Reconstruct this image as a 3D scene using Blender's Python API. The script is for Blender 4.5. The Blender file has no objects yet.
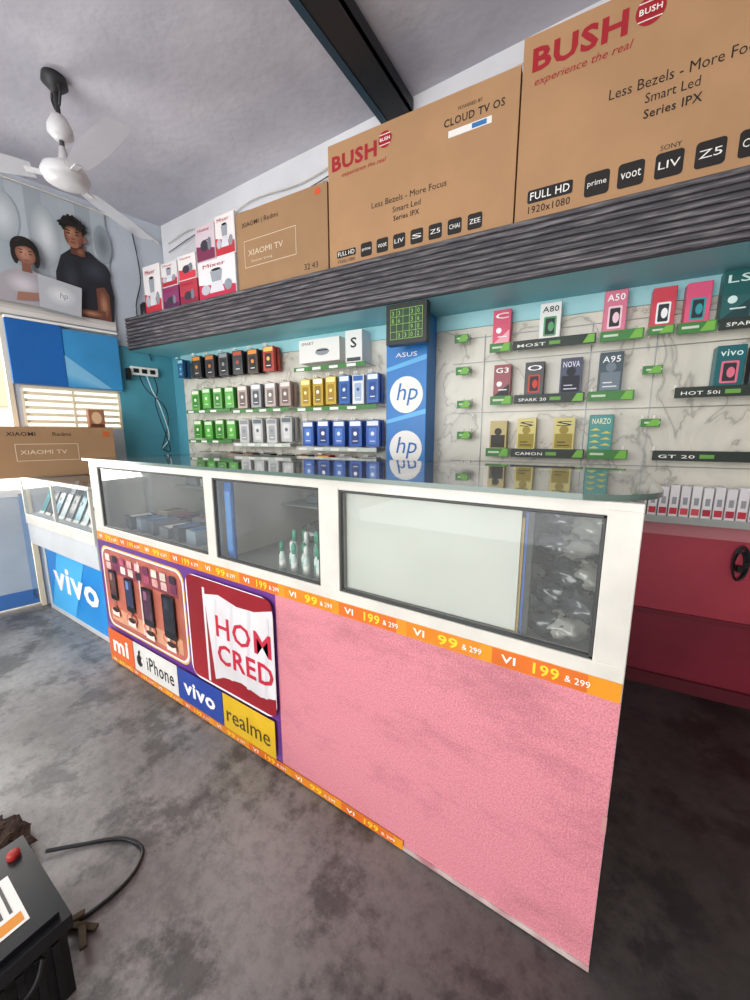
import bpy, math, random
from mathutils import Vector, Matrix, noise
random.seed(4)
sc=bpy.context.scene
try: sc.view_settings.view_transform='Standard'
except Exception: pass

# ------------------------------------------------------------ camera
f=375.0; th=math.atan(64/375); yaw=math.atan(241/380.4); H=1.15
Fh=Vector((-math.sin(yaw),math.cos(yaw),0)); R=Vector((math.cos(yaw),math.sin(yaw),0)); Zv=Vector((0,0,1))
Fv=Fh*math.cos(th)-Zv*math.sin(th); Uv=Fh*math.sin(th)+Zv*math.cos(th)
cam=bpy.data.cameras.new('camera'); co=bpy.data.objects.new('camera',cam); sc.collection.objects.link(co)
M=Matrix((R,Uv,-Fv)).transposed().to_4x4(); M.translation=Vector((0,0,H)); co.matrix_world=M
cam.lens=13.5; cam.sensor_width=36; cam.clip_start=0.02
sc.camera=co

# ------------------------------------------------------------ materials
def lin(h):
    h=h.lstrip('#'); o=[]
    for i in (0,2,4):
        c=int(h[i:i+2],16)/255
        o.append(c/12.92 if c<=.04045 else ((c+.055)/1.055)**2.4)
    return o
MATS={}
def mat(h,rough=.55,nz=0,ns=8,metal=0,bump=0,bs=60,emis=0,stretch=(1,1,1),dark=None,coat=0):
    key=(h,rough,nz,ns,metal,bump,bs,emis,stretch,dark,coat)
    if key in MATS: return MATS[key]
    m=bpy.data.materials.new('mat_'+h.strip('#')); m.use_nodes=True; nt=m.node_tree; b=nt.nodes['Principled BSDF']
    c=lin(h); b.inputs['Base Color'].default_value=(*c,1); b.inputs['Roughness'].default_value=rough; b.inputs['Metallic'].default_value=metal
    if coat: b.inputs['Coat Weight'].default_value=coat
    if nz or bump:
        tc=nt.nodes.new('ShaderNodeTexCoord'); mp=nt.nodes.new('ShaderNodeMapping'); mp.inputs['Scale'].default_value=stretch
        nt.links.new(tc.outputs['Object'],mp.inputs['Vector'])
    if nz:
        n=nt.nodes.new('ShaderNodeTexNoise'); n.inputs['Scale'].default_value=ns; n.inputs['Detail'].default_value=6
        nt.links.new(mp.outputs['Vector'],n.inputs['Vector'])
        r=nt.nodes.new('ShaderNodeValToRGB'); r.color_ramp.elements[0].position=.35; r.color_ramp.elements[1].position=.65
        d=lin(dark) if dark else [x*(1-nz) for x in c]
        r.color_ramp.elements[0].color=(*d,1); r.color_ramp.elements[1].color=(*c,1)
        nt.links.new(n.outputs['Fac'],r.inputs['Fac']); nt.links.new(r.outputs['Color'],b.inputs['Base Color'])
    if bump:
        n2=nt.nodes.new('ShaderNodeTexNoise'); n2.inputs['Scale'].default_value=bs
        nt.links.new(mp.outputs['Vector'],n2.inputs['Vector'])
        bp=nt.nodes.new('ShaderNodeBump'); bp.inputs['Strength'].default_value=bump; bp.inputs['Distance'].default_value=.01
        nt.links.new(n2.outputs['Fac'],bp.inputs['Height']); nt.links.new(bp.outputs['Normal'],b.inputs['Normal'])
    if emis:
        b.inputs['Emission Color'].default_value=(*c,1); b.inputs['Emission Strength'].default_value=emis
    MATS[key]=m; return m
def glassmat(name,tint,dust=.06,f0=.04,pw=5):
    m=bpy.data.materials.new(name); m.use_nodes=True; nt=m.node_tree; nt.nodes.clear()
    out=nt.nodes.new('ShaderNodeOutputMaterial'); tr=nt.nodes.new('ShaderNodeBsdfTransparent'); tr.inputs[0].default_value=(*tint,1)
    gl=nt.nodes.new('ShaderNodeBsdfGlossy'); gl.inputs['Roughness'].default_value=.03
    df=nt.nodes.new('ShaderNodeBsdfDiffuse'); df.inputs[0].default_value=(.75,.78,.76,1)
    m1=nt.nodes.new('ShaderNodeMixShader'); m1.inputs[0].default_value=dust
    lw=nt.nodes.new('ShaderNodeLayerWeight'); lw.inputs[0].default_value=.5
    p=nt.nodes.new('ShaderNodeMath'); p.operation='POWER'; p.inputs[1].default_value=pw
    q=nt.nodes.new('ShaderNodeMath'); q.operation='MULTIPLY_ADD'; q.inputs[1].default_value=1-f0; q.inputs[2].default_value=f0; q.use_clamp=True
    m2=nt.nodes.new('ShaderNodeMixShader'); L=nt.links.new
    L(lw.outputs['Facing'],p.inputs[0]); L(p.outputs[0],q.inputs[0]); L(q.outputs[0],m2.inputs[0])
    L(tr.outputs[0],m1.inputs[1]); L(df.outputs[0],m1.inputs[2]); L(m1.outputs[0],m2.inputs[1]); L(gl.outputs[0],m2.inputs[2]); L(m2.outputs[0],out.inputs[0])
    return m
G_TOP=glassmat('glass_top',(.88,.93,.91),.18,.08,3.2)
G_WIN=glassmat('glass_window',(.9,.92,.91),.08,.06,4)
G_CLR=glassmat('acrylic_clear',(.93,.96,.95),.10)
def floor_mat():
    m=bpy.data.materials.new('concrete_floor'); m.use_nodes=True; nt=m.node_tree; b=nt.nodes['Principled BSDF']; L=nt.links.new
    tc=nt.nodes.new('ShaderNodeTexCoord')
    def nzn(s,d,ds=0,ro=.62):
        n=nt.nodes.new('ShaderNodeTexNoise'); n.inputs['Scale'].default_value=s; n.inputs['Detail'].default_value=d; n.inputs['Distortion'].default_value=ds; n.inputs['Roughness'].default_value=ro; L(tc.outputs['Object'],n.inputs['Vector']); return n
    def mul(a,bb):
        mx=nt.nodes.new('ShaderNodeMix'); mx.data_type='RGBA'; mx.blend_type='MULTIPLY'; mx.inputs[0].default_value=1; L(a,mx.inputs[6]); L(bb,mx.inputs[7]); return mx.outputs[2]
    def ramp(src,p0,c0,p1,c1):
        r=nt.nodes.new('ShaderNodeValToRGB'); e=r.color_ramp.elements; e[0].position=p0; e[0].color=(*c0,1); e[1].position=p1; e[1].color=(*c1,1); L(src,r.inputs['Fac']); return r.outputs[0]
    a=nzn(1.5,9); c1=ramp(a.outputs['Fac'],.38,lin('#686663'),.62,lin('#959390'))
    c=nzn(3.6,14,.1,.72); c2=ramp(c.outputs['Fac'],.42,(.42,.42,.42),.50,(1,1,1))
    g=nzn(26,10,0,.8); c3=ramp(g.outputs['Fac'],.38,(.70,.70,.70),.55,(1,1,1))
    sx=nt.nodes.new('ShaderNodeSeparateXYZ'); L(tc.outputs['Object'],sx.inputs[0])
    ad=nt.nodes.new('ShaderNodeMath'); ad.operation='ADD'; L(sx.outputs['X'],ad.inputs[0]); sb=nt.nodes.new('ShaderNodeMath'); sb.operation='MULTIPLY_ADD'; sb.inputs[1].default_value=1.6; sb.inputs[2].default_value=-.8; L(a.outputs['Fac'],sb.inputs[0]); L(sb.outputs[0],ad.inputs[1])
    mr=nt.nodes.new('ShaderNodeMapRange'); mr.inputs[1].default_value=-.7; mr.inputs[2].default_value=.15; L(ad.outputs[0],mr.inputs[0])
    c4=ramp(mr.outputs[0],0,(1,1,1),1,(.22,.19,.19))  # shade over the right of the floor, painted into its colour with a ragged edge
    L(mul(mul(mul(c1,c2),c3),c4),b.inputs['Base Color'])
    r3=nt.nodes.new('ShaderNodeMapRange'); r3.inputs[3].default_value=.28; r3.inputs[4].default_value=.6; L(c.outputs['Fac'],r3.inputs[0]); L(r3.outputs[0],b.inputs['Roughness'])
    bp=nt.nodes.new('ShaderNodeBump'); bp.inputs['Strength'].default_value=.2; bp.inputs['Distance'].default_value=.01; L(g.outputs['Fac'],bp.inputs['Height']); L(bp.outputs[0],b.inputs['Normal'])
    return m
def marble_mat():
    m=bpy.data.materials.new('marble_wallpaper'); m.use_nodes=True; nt=m.node_tree; b=nt.nodes['Principled BSDF']; L=nt.links.new
    tc=nt.nodes.new('ShaderNodeTexCoord'); n=nt.nodes.new('ShaderNodeTexNoise'); n.inputs['Scale'].default_value=2.6; n.inputs['Detail'].default_value=5; n.inputs['Distortion'].default_value=1.6
    L(tc.outputs['Object'],n.inputs['Vector']); r=nt.nodes.new('ShaderNodeValToRGB'); e=r.color_ramp.elements
    e[0].position=.40; e[0].color=(*lin('#d3cfc3'),1); e[1].position=.6; e[1].color=(*lin('#dcd8ca'),1)
    for p,cc in ((.485,'#cac6b9'),(.5,'#a5a298'),(.515,'#cfcbbe')):
        x=e.new(p); x.color=(*lin(cc),1)
    L(n.outputs['Fac'],r.inputs['Fac']); L(r.outputs[0],b.inputs['Base Color']); b.inputs['Roughness'].default_value=.35
    return m
def slat_mat():
    m=bpy.data.materials.new('grooved_laminate'); m.use_nodes=True; nt=m.node_tree; b=nt.nodes['Principled BSDF']; L=nt.links.new
    tc=nt.nodes.new('ShaderNodeTexCoord'); mp=nt.nodes.new('ShaderNodeMapping'); mp.inputs['Scale'].default_value=(5,3,85); mp.inputs['Rotation'].default_value=(0,.03,0); L(tc.outputs['Object'],mp.inputs[0])
    n=nt.nodes.new('ShaderNodeTexNoise'); n.inputs['Scale'].default_value=1.8; n.inputs['Detail'].default_value=2; n.inputs['Distortion'].default_value=.3; L(mp.outputs[0],n.inputs['Vector'])
    r=nt.nodes.new('ShaderNodeValToRGB'); e=r.color_ramp.elements; e[0].position=.45; e[0].color=(*lin('#434045'),1); e[1].position=.7; e[1].color=(*lin('#7c7879'),1)
    L(n.outputs['Fac'],r.inputs['Fac']); L(r.outputs[0],b.inputs['Base Color']); b.inputs['Roughness'].default_value=.45
    return m
def pink_mat():
    m=bpy.data.materials.new('pink_laminate'); m.use_nodes=True; nt=m.node_tree; b=nt.nodes['Principled BSDF']; L=nt.links.new
    tc=nt.nodes.new('ShaderNodeTexCoord')
    n=nt.nodes.new('ShaderNodeTexNoise'); n.inputs['Scale'].default_value=260; n.inputs['Detail'].default_value=3; L(tc.outputs['Object'],n.inputs['Vector'])
    r=nt.nodes.new('ShaderNodeValToRGB'); e=r.color_ramp.elements; e[0].position=.35; e[0].color=(*lin('#c8737f'),1); e[1].position=.65; e[1].color=(*lin('#de959f'),1)
    L(n.outputs['Fac'],r.inputs['Fac'])
    mp=nt.nodes.new('ShaderNodeMapping'); mp.inputs['Scale'].default_value=(1,1,2.2); L(tc.outputs['Object'],mp.inputs[0])
    n2=nt.nodes.new('ShaderNodeTexNoise'); n2.inputs['Scale'].default_value=3.5; n2.inputs['Detail'].default_value=12; n2.inputs['Roughness'].default_value=.75; L(mp.outputs[0],n2.inputs['Vector'])
    r2=nt.nodes.new('ShaderNodeValToRGB'); e=r2.color_ramp.elements; e[0].position=.32; e[0].color=(.76,.74,.74,1); e[1].position=.5; e[1].color=(1,1,1,1); L(n2.outputs['Fac'],r2.inputs['Fac'])
    mx=nt.nodes.new('ShaderNodeMix'); mx.data_type='RGBA'; mx.blend_type='MULTIPLY'; mx.inputs[0].default_value=1; L(r.outputs[0],mx.inputs[6]); L(r2.outputs[0],mx.inputs[7])
    L(mx.outputs[2],b.inputs['Base Color']); b.inputs['Roughness'].default_value=.4
    return m
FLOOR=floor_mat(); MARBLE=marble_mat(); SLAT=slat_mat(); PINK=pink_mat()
def blade_mat():
    m=bpy.data.materials.new('spinning_blade'); m.use_nodes=True; nt=m.node_tree; b=nt.nodes['Principled BSDF']; b.inputs['Base Color'].default_value=(.8,.8,.82,1); b.inputs['Alpha'].default_value=.42
    return m
WHITE=mat('#e0dcd3',.4,.2,7); ALU=mat('#ddd9cf',.35,.16,7); BLACK=mat('#131416',.4); TEAL=mat('#4f9db0',.6,.15,3)
CARD=mat('#b98f66',.75,.10,5,bump=.05); CARD2=mat('#a6815c',.75,.1,5); PRINT=mat('#2b201b',.7); REDP=mat('#a81c28',.6); WPR=mat('#f2f0ea',.6)

# ------------------------------------------------------------ mesh builder
TXT={}
def textmesh(s,bold=0):
    if (s,bold) in TXT: return TXT[(s,bold)]
    cu=bpy.data.curves.new('t','FONT'); cu.body=s; cu.resolution_u=2; cu.offset=bold
    if bold: cu.space_character=1.08
    ob=bpy.data.objects.new('t',cu); sc.collection.objects.link(ob)
    dg=bpy.context.evaluated_depsgraph_get(); me=bpy.data.meshes.new_from_object(ob.evaluated_get(dg))
    vs=[v.co.copy() for v in me.vertices]; fs=[tuple(p.vertices) for p in me.polygons]
    bpy.data.objects.remove(ob); bpy.data.curves.remove(cu); bpy.data.meshes.remove(me)
    x0=min(v.x for v in vs); x1=max(v.x for v in vs); y0=min(v.y for v in vs); y1=max(v.y for v in vs)
    TXT[(s,bold)]=([((v.x-x0)/(x1-x0),(v.y-y0)/(y1-y0)) for v in vs],fs,(x1-x0)/(y1-y0)); return TXT[(s,bold)]
class MB:
    def __init__(s,name,frame=None,parent=None):
        s.n=name; s.fr=frame or Matrix(); s.v=[]; s.f=[]; s.m=[]; s.mats=[]; s.sm=[]; s.parent=parent
    def mi(s,m):
        if m not in s.mats: s.mats.append(m)
        return s.mats.index(m)
    def add(s,vs,fs,m,smooth=False,T=None):
        o=len(s.v); k=s.mi(m)
        for v in vs:
            v=Vector(v)
            if T is not None: v=T@v
            s.v.append(v)
        for q in fs: s.f.append(tuple(i+o for i in q)); s.m.append(k); s.sm.append(smooth)
    def box(s,x0,x1,y0,y1,z0,z1,m,T=None):
        vs=[(x,y,z) for z in (z0,z1) for y in (y0,y1) for x in (x0,x1)]
        s.add(vs,[(0,2,3,1),(4,5,7,6),(0,1,5,4),(2,6,7,3),(0,4,6,2),(1,3,7,5)],m,T=T)
    def quad(s,x0,x1,z0,z1,y,m): s.add([(x0,y,z0),(x1,y,z0),(x1,y,z1),(x0,y,z1)],[(0,1,2,3)],m)
    def poly(s,pts,y,m): s.add([(p[0],y,p[1]) for p in pts],[tuple(range(len(pts)))],m)
    def ell(s,cx,cz,rx,rz,y,m,n=24,rot=0,T=None):
        pts=[]
        for i in range(n):
            a=2*math.pi*i/n; x=rx*math.cos(a); z=rz*math.sin(a)
            pts.append((cx+x*math.cos(rot)-z*math.sin(rot),y,cz+x*math.sin(rot)+z*math.cos(rot)))
        s.add(pts,[tuple(range(n))],m,T=T)
    def rrect(s,x0,x1,z0,z1,r,y,m):
        pts=[]
        for cx,cz,a0 in ((x1-r,z1-r,0),(x0+r,z1-r,90),(x0+r,z0+r,180),(x1-r,z0+r,270)):
            for k in range(5):
                a=math.radians(a0+k*22.5); pts.append((cx+r*math.cos(a),cz+r*math.sin(a)))
        s.poly(pts,y,m)
    def text(s,t,x,z,w,h,y,m,T=None,shear=0,bold=0):
        vs,fs,ar=textmesh(t,bold)
        if w is None: w=h*ar
        s.add([(x+a*w+shear*b*h,y,z+b*h) for a,b in vs],fs,m,T=T)
    def lathe(s,prof,c,m,n=20,axis='z'):
        vs=[];fs=[]
        for r,h in prof:
            for i in range(n):
                a=2*math.pi*i/n; p=(r*math.cos(a),r*math.sin(a),h)
                if axis=='y': p=(p[0],h,p[1])
                if axis=='x': p=(h,p[0],p[1])
                vs.append((c[0]+p[0],c[1]+p[1],c[2]+p[2]))
        for j in range(len(prof)-1):
            for i in range(n):
                k=(i+1)%n; fs.append((j*n+i,j*n+k,(j+1)*n+k,(j+1)*n+i))
        fs.append(tuple(range(n))[::-1]); fs.append(tuple((len(prof)-1)*n+i for i in range(n)))
        s.add(vs,fs,m,True)
    def tube(s,pts,r,m,n=8,sub=6):
        P=[Vector(p) for p in pts]; Q=[]
        for i in range(len(P)-1):
            p0=P[max(i-1,0)];p1=P[i];p2=P[i+1];p3=P[min(i+2,len(P)-1)]
            for k in range(sub):
                t=k/sub; Q.append(.5*((2*p1)+(p2-p0)*t+(2*p0-5*p1+4*p2-p3)*t*t+(3*p1-p0-3*p2+p3)*t**3))
        Q.append(P[-1]); vs=[];fs=[]
        for i,q in enumerate(Q):
            d=(Q[min(i+1,len(Q)-1)]-Q[max(i-1,0)]).normalized(); a=d.cross(Vector((0,0,1)))
            if a.length<.1: a=d.cross(Vector((0,1,0)))
            a.normalize(); b=d.cross(a)
            for k in range(n):
                an=2*math.pi*k/n; vs.append(q+a*r*math.cos(an)+b*r*math.sin(an))
        for i in range(len(Q)-1):
            for k in range(n):
                l=(k+1)%n; fs.append((i*n+k,i*n+l,(i+1)*n+l,(i+1)*n+k))
        s.add(vs,fs,m,True)
    def blob(s,c,r,m,seed=0,amp=.35,fq=3,nu=18,nv=12,smooth=False):
        vs=[];fs=[]
        for j in range(nv+1):
            ph=math.pi*j/nv
            for i in range(nu):
                a=2*math.pi*i/nu; d=Vector((math.sin(ph)*math.cos(a),math.sin(ph)*math.sin(a),math.cos(ph)))
                k=1+amp*noise.noise(d*fq+Vector((seed*7.3,seed*3.1,0)))
                vs.append((c[0]+d.x*r[0]*k,c[1]+d.y*r[1]*k,c[2]+max(-r[2],d.z*r[2]*k)))
        for j in range(nv):
            for i in range(nu):
                l=(i+1)%nu; fs.append((j*nu+i,(j+1)*nu+i,(j+1)*nu+l,j*nu+l))
        s.add(vs,fs,m,smooth)
    def done(s,bevel=0,seg=1):
        me=bpy.data.meshes.new(s.n); me.from_pydata([tuple(v) for v in s.v],[],s.f)
        for m in s.mats: me.materials.append(m)
        for p,k,q in zip(me.polygons,s.m,s.sm): p.material_index=k; p.use_smooth=q
        me.update(); o=bpy.data.objects.new(s.n,me); sc.collection.objects.link(o); o.matrix_world=s.fr
        if s.parent is not None:
            o.parent=s.parent; o.matrix_parent_inverse=s.parent.matrix_world.inverted(); 
        if bevel:
            b=o.modifiers.new('bevel','BEVEL'); b.width=bevel; b.segments=seg; b.limit_method='ANGLE'
        bpy.context.view_layer.update()
        return o
def frame(o,u):
    u=Vector(u).normalized(); n=Vector((-u.y,u.x,0)); m=Matrix((u,n,Zv)).transposed().to_4x4(); m.translation=Vector(o); return m
B=frame((0,2.03,0),(1,.082,0)); Lf=frame((-3.05,1.78,0),(.19,.982,0))
def ux(X): return 1.0033*X-.0204
def ceil_z(X): return 2.70+(X+3.2)*.055

# ------------------------------------------------------------ room shell
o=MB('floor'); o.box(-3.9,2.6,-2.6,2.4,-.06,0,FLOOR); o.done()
o=MB('ground_outside'); o.box(-12,-3.9,-6,8,-.2,-.06,mat('#c4b49e',.9,.2,2)); o.done()
o=MB('building_outside'); o.box(-8.2,-8,-6,8,-.06,4,mat('#efe6d6',.9,.08,1.5))
for i in range(4): o.box(-8,-7.95,-5+i*3,-4.0+i*3,1.6,2.6,mat('#c9b899',.7)); o.box(-7.98,-7.9,-5.1+i*3,-3.9+i*3,2.6,2.7,mat('#d9cbb0',.7))
o.done()
CEIL=mat('#cdcbd4',.8,.12,2.0,dark='#b3b1bc',bump=.3,bs=20)
o=MB('ceiling')
def cz(x,y): return (x,y,ceil_z(x))
xs=(-3.9,2.6); ys=(-2.6,2.4)
vb=[cz(xs[0],ys[0]),cz(xs[1],ys[0]),cz(xs[1],ys[1]),cz(xs[0],ys[1])]; vt=[(x,y,z+.12) for x,y,z in vb]
o.add(vb+vt,[(0,3,2,1),(4,5,6,7),(0,1,5,4),(1,2,6,5),(2,3,7,6),(3,0,4,7)],CEIL); o.done()
o=MB('wall_back',B)
WUP=mat('#e2e3e6',.8,.1,3,bump=.15,bs=30)
o.box(-3.05,2.7,0,.15,1.985,3.05,WUP)
o.box(-2.93,2.7,0,.15,.80,1.985,MARBLE)
o.box(-3.05,-2.93,0,.15,.0,1.985,TEAL)
o.box(-2.93,2.7,0,.15,.72,.80,mat('#d0848b',.5))
o.box(-2.93,2.7,0,.15,.36,.72,mat('#b53e4e',.45,.15,4))
o.box(-2.93,2.7,0,.15,0,.36,mat('#842436',.45,.2,4)); o.done()
o=MB('trim_1',B); o.box(-2.93,2.7,-.012,0,1.69,1.765,mat('#9fd3d8',.5)); o.done()
o=MB('trim_2',B); o.box(-2.93,2.7,-.012,0,.35,.37,mat('#6f1b2a',.5)); o.box(-2.93,2.7,-.02,0,.0,.06,mat('#5b1723',.5)); o.done()
WL=mat('#c4ccd6',.8,.12,3,bump=.15,bs=30)
o=MB('wall_left',Lf)
o.box(-4.6,-1.95,0,.12,0,2.78,WL); o.box(-1.95,-.95,0,.12,1.90,2.78,WL); o.box(-.95,.02,0,.12,1.47,2.78,WL)
o.box(-.95,-.92,0,.12,0,1.47,WL); o.box(-.92,-.38,0,.12,0,1.2,WL); o.box(-.38,.02,0,.12,0,1.47,TEAL)
o.box(-.365,.02,-.004,0,.0,1.80,TEAL); o.done()
o=MB('wall_right'); o.box(2.3,2.42,-2.6,2.4,0,3.1,mat('#a89a94',.8,.1,3)); o.done()
o=MB('wall_front'); o.box(-3.9,-2.9,-2.6,-2.5,0,3.1,WL); o.box(.9,2.6,-2.6,-2.5,0,3.1,mat('#958a86',.8)); o.box(-2.9,.9,-2.6,-2.5,2.5,3.1,WL); o.done()
CRE=mat('#efe4c8',.5)
o=MB('window_1',Lf)
for a,b,c,d in ((-.92,-.38,1.2,1.215),(-.92,-.38,1.455,1.47),(-.92,-.905,1.2,1.47),(-.395,-.38,1.2,1.47)): o.box(a,b,.0,.05,c,d,CRE)
for i in range(5): o.box(-.905,-.395,.012,.034,1.235+i*.045,1.255+i*.045,CRE)
o.box(-.66,-.645,.01,.04,1.2,1.47,CRE); o.done()
o=MB('door_1',Lf)
DF=mat('#e2d5bb',.5)
o.box(-.975,-.95,-.01,.13,0,1.90,DF); o.box(-1.95,-.95,-.01,.13,1.87,1.90,DF)
o.box(-1.93,-.98,.03,.06,.02,.80,mat('#b4bfca',.45,.2,3)); o.box(-1.93,-.98,.02,.07,.76,.80,mat('#cfd4da',.4))
o.box(-1.93,-.98,.02,.03,.02,.12,mat('#3f6fae',.5)); 
for i in range(3): o.box(-1.93+i*.46,-1.90+i*.46,.02,.03,.05,.78,mat('#7f9cc0',.5))
o.done()

o=MB('ceiling_beam'); BM=mat('#181d24',.5,.2,4); BM2=mat('#1f3e50',.5,.2,4)
X0,X1=-1.16,-1.0; zb=2.735
o.box(X0,X1,-2.5,1.93,zb,zb+.012,BM); o.box(X0+.06,X1-.06,-2.5,1.93,zb+.012,2.815,BM); o.box(X0,X0+.01,-2.5,1.93,zb,2.80,BM2); o.box(X1-.01,X1,-2.5,1.93,zb,2.80,BM); 
o.box(X0-.004,X0+.03,-2.5,1.93,zb-.004,zb,BM2); o.done()

# ------------------------------------------------------------ overhead shelf
o=MB('overhead_shelf',B)
SU=-3.10; SE=2.2
o.box(SU,SE,-.302,-.288,1.767,1.985,mat('#2c2c30',.5))
for i in range(9): o.box(SU,SE,-.310,-.302,1.772+i*.024,1.788+i*.024,SLAT)
o.box(SU,SE,-.288,-.002,1.767,1.785,mat('#8ccbd4',.5)); o.box(SU,SE,-.288,-.002,1.968,1.985,mat('#6d6f73',.5))
for i in range(9): o.box(-2.9+i*.6,-2.88+i*.6,-.288,-.002,1.785,1.968,WHITE)
o.done(.0012)

# ------------------------------------------------------------ TV cartons
yf=-.249
def carton(name,u0,u1,z1,depth=.14,m=CARD,z0=1.986):
    o=MB(name,B); o.box(u0,u1,yf,yf+depth,z0,z1,m)
    o.box(u0+.002,u1-.002,yf+depth/2-.03,yf+depth/2+.03,z1,z1+.001,mat('#c9a878',.3))
    return o
y1=yf-.0012; y2=yf-.0020
def globe(o,u,z,r):
    o.ell(u,z,r,r,y1,REDP); 
    for k in (-.6,0,.6): o.box(u-r*.8,u+r*.8,y2,y1,z+k*r-.0015,z+k*r+.0015,WPR)
    o.box(u-r*.85,u+r*.85,y2-.0004,y2,z-r*.28,z+r*.28,REDP); o.text('BUSH',u-r*.75,z-r*.2,r*1.5,r*.42,y2-.0008,WPR,bold=.02)
ICON=mat('#17130f',.6)
def icons(o,us,z,s,labels):
    for u,l in zip(us,labels):
        o.rrect(u-s/2,u+s/2,z-s/2,z+s/2,s*.15,y1,ICON); o.text(l,u-s*.38,z-s*.14,s*.76,s*.3,y2,WPR)
o=carton('television_carton',ux(-.43),ux(.80),2.64,.15)
o.text('BUSH',ux(-.396),2.515,.305,.080,y1,REDP,bold=.035); globe(o,ux(-.03),2.56,.043)
o.text('experience the real',ux(-.39),2.462,.31,.034,y1,REDP,shear=.3)
o.text('Less Bezels - More Focus',ux(-.130),2.332,.425,.033,y1,PRINT); o.text('Smart Led',ux(-.02),2.285,.15,.030,y1,PRINT); o.text('Series IPX',ux(-.02),2.238,.16,.028,y1,PRINT,bold=.015)
o.rrect(ux(-.385),ux(-.225),2.065,2.112,.008,y1,ICON); o.text('FULL HD',ux(-.375),2.075,.14,.028,y2,WPR,bold=.01); o.text('1920x1080',ux(-.38),2.028,.15,.027,y1,PRINT,bold=.01)
icons(o,[ux(x) for x in (-.145,-.04,.07,.18,.29,.40)],2.075,.08,['prime','voot','LIV','Z5','CHAI','ZEE']); o.text('SONY',ux(.04),2.122,.06,.016,y1,PRINT)
o.done(.003)
o=carton('television_carton',ux(-1.335),ux(-.437),2.562,.13)
o.text('BUSH',ux(-1.312),2.44,.25,.068,y1,REDP,bold=.035); globe(o,ux(-1.02),2.495,.034); o.text('experience the real',ux(-1.26),2.40,.24,.026,y1,REDP,shear=.3)
o.text('POWERED BY',ux(-.68),2.492,.1,.013,y1,PRINT); o.text('CLOUD TV OS',ux(-.74),2.445,.25,.030,y1,PRINT,bold=.015); o.quad(ux(-.72),ux(-.54),2.402,2.428,y1,WPR); o.quad(ux(-.62),ux(-.56),2.406,2.424,y2,mat('#3a78b5'))
o.text('Less Bezels - More Focus',ux(-1.09),2.225,.37,.026,y1,PRINT); o.text('Smart Led',ux(-.98),2.182,.14,.024,y1,PRINT); o.text('Series IPX',ux(-.975),2.145,.13,.022,y1,PRINT,bold=.015)
o.rrect(ux(-1.29),ux(-1.18),2.045,2.078,.006,y1,ICON); o.text('FULL HD',ux(-1.283),2.052,.096,.02,y2,WPR); o.text('1920x1080',ux(-1.285),2.02,.1,.016,y1,PRINT)
icons(o,[ux(-1.12+i*.088) for i in range(7)],2.055,.062,['prime','voot','LIV','S','Z5','CHAI','ZEE']); o.done(.003)
o=carton('television_carton',ux(-1.985),ux(-1.345),2.417,.13,CARD2)
o.text('XIAOMI',ux(-1.94),2.335,.13,.024,y1,PRINT,bold=.01); o.quad(ux(-1.79),ux(-1.787),2.33,2.36,y1,PRINT); o.text('Redmi',ux(-1.77),2.335,.1,.026,y1,PRINT)
PE=mat('#e0cfb4')
for a,b,c,d in ((-1.93,-1.55,2.26,2.263),(-1.93,-1.55,2.12,2.123),(-1.93,-1.927,2.12,2.263),(-1.553,-1.55,2.12,2.263)): o.quad(ux(a),ux(b),c,d,y1,PE)
o.text('XIAOMI TV',ux(-1.90),2.18,.26,.030,y1,PE); o.text('Smarter Living',ux(-1.88),2.14,.16,.016,y1,PE); o.text('32 43',ux(-1.5),2.03,.09,.03,y1,PRINT); o.rrect(ux(-1.42),ux(-1.385),2.37,2.40,.006,y1,mat('#d8552a'))
o.done(.003)
def applbox(u0,u1,z0,z1,base,c2,kind):
    o=MB('kitchen_appliance_carton',B); o.box(u0,u1,yf,yf+.16,z0,z1,mat(base,.4,.05,6)); w=u1-u0;h=z1-z0;c=(u0+u1)/2
    o.poly([(u0+.004,z0+.004),(u1-.004,z0+.004),(u1-.004,z0+h*.30),(u0+.004,z0+h*.45)],y1,mat(c2))
    if kind=='mixer':
        o.poly([(c-w*.2,z0+h*.2),(c+w*.2,z0+h*.2),(c+w*.13,z0+h*.45),(c-w*.13,z0+h*.45)],y2,mat('#d9d9de')); o.poly([(c-w*.12,z0+h*.46),(c+w*.12,z0+h*.46),(c+w*.16,z0+h*.72),(c-w*.16,z0+h*.72)],y2,mat('#9aa0a8')); o.ell(c,z0+h*.74,w*.13,h*.03,y2,BLACK)
        o.ell(c-w*.3,z0+h*.3,w*.12,h*.12,y2-.0005,mat('#b9bcc4')); o.ell(c+w*.3,z0+h*.32,w*.1,h*.13,y2-.0005,mat('#8f949c'))
    else:
        o.ell(c-w*.05,z0+h*.42,w*.2,h*.16,y2,mat('#3a3340')); o.ell(c+w*.22,z0+h*.45,w*.1,h*.18,y2,mat('#7b7f8a')); o.box(c+w*.02,c+w*.3,y2,y1,z0+h*.55,z0+h*.58,mat('#3a3340'))
    o.text('Mixer' if kind=='mixer' else 'Home',c-w*.35,z0+h*.82,w*.6,h*.09,y2,mat('#b01f2f')); o.done(.003)
applbox(ux(-2.34),ux(-2.01),1.986,2.225,'#ece9ea','#c4294a','mixer')
applbox(ux(-2.34),ux(-2.17),2.226,2.43,'#d9c9cf','#7d2c4e','kettle')
applbox(ux(-2.165),ux(-2.0),2.226,2.45,'#efe9e6','#c22f3a','mixer')
applbox(ux(-2.525),ux(-2.355),1.986,2.15,'#b83848','#8b2140','kettle'); applbox(ux(-2.525),ux(-2.355),2.151,2.30,'#efe9e6','#d03848','kettle')
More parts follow.
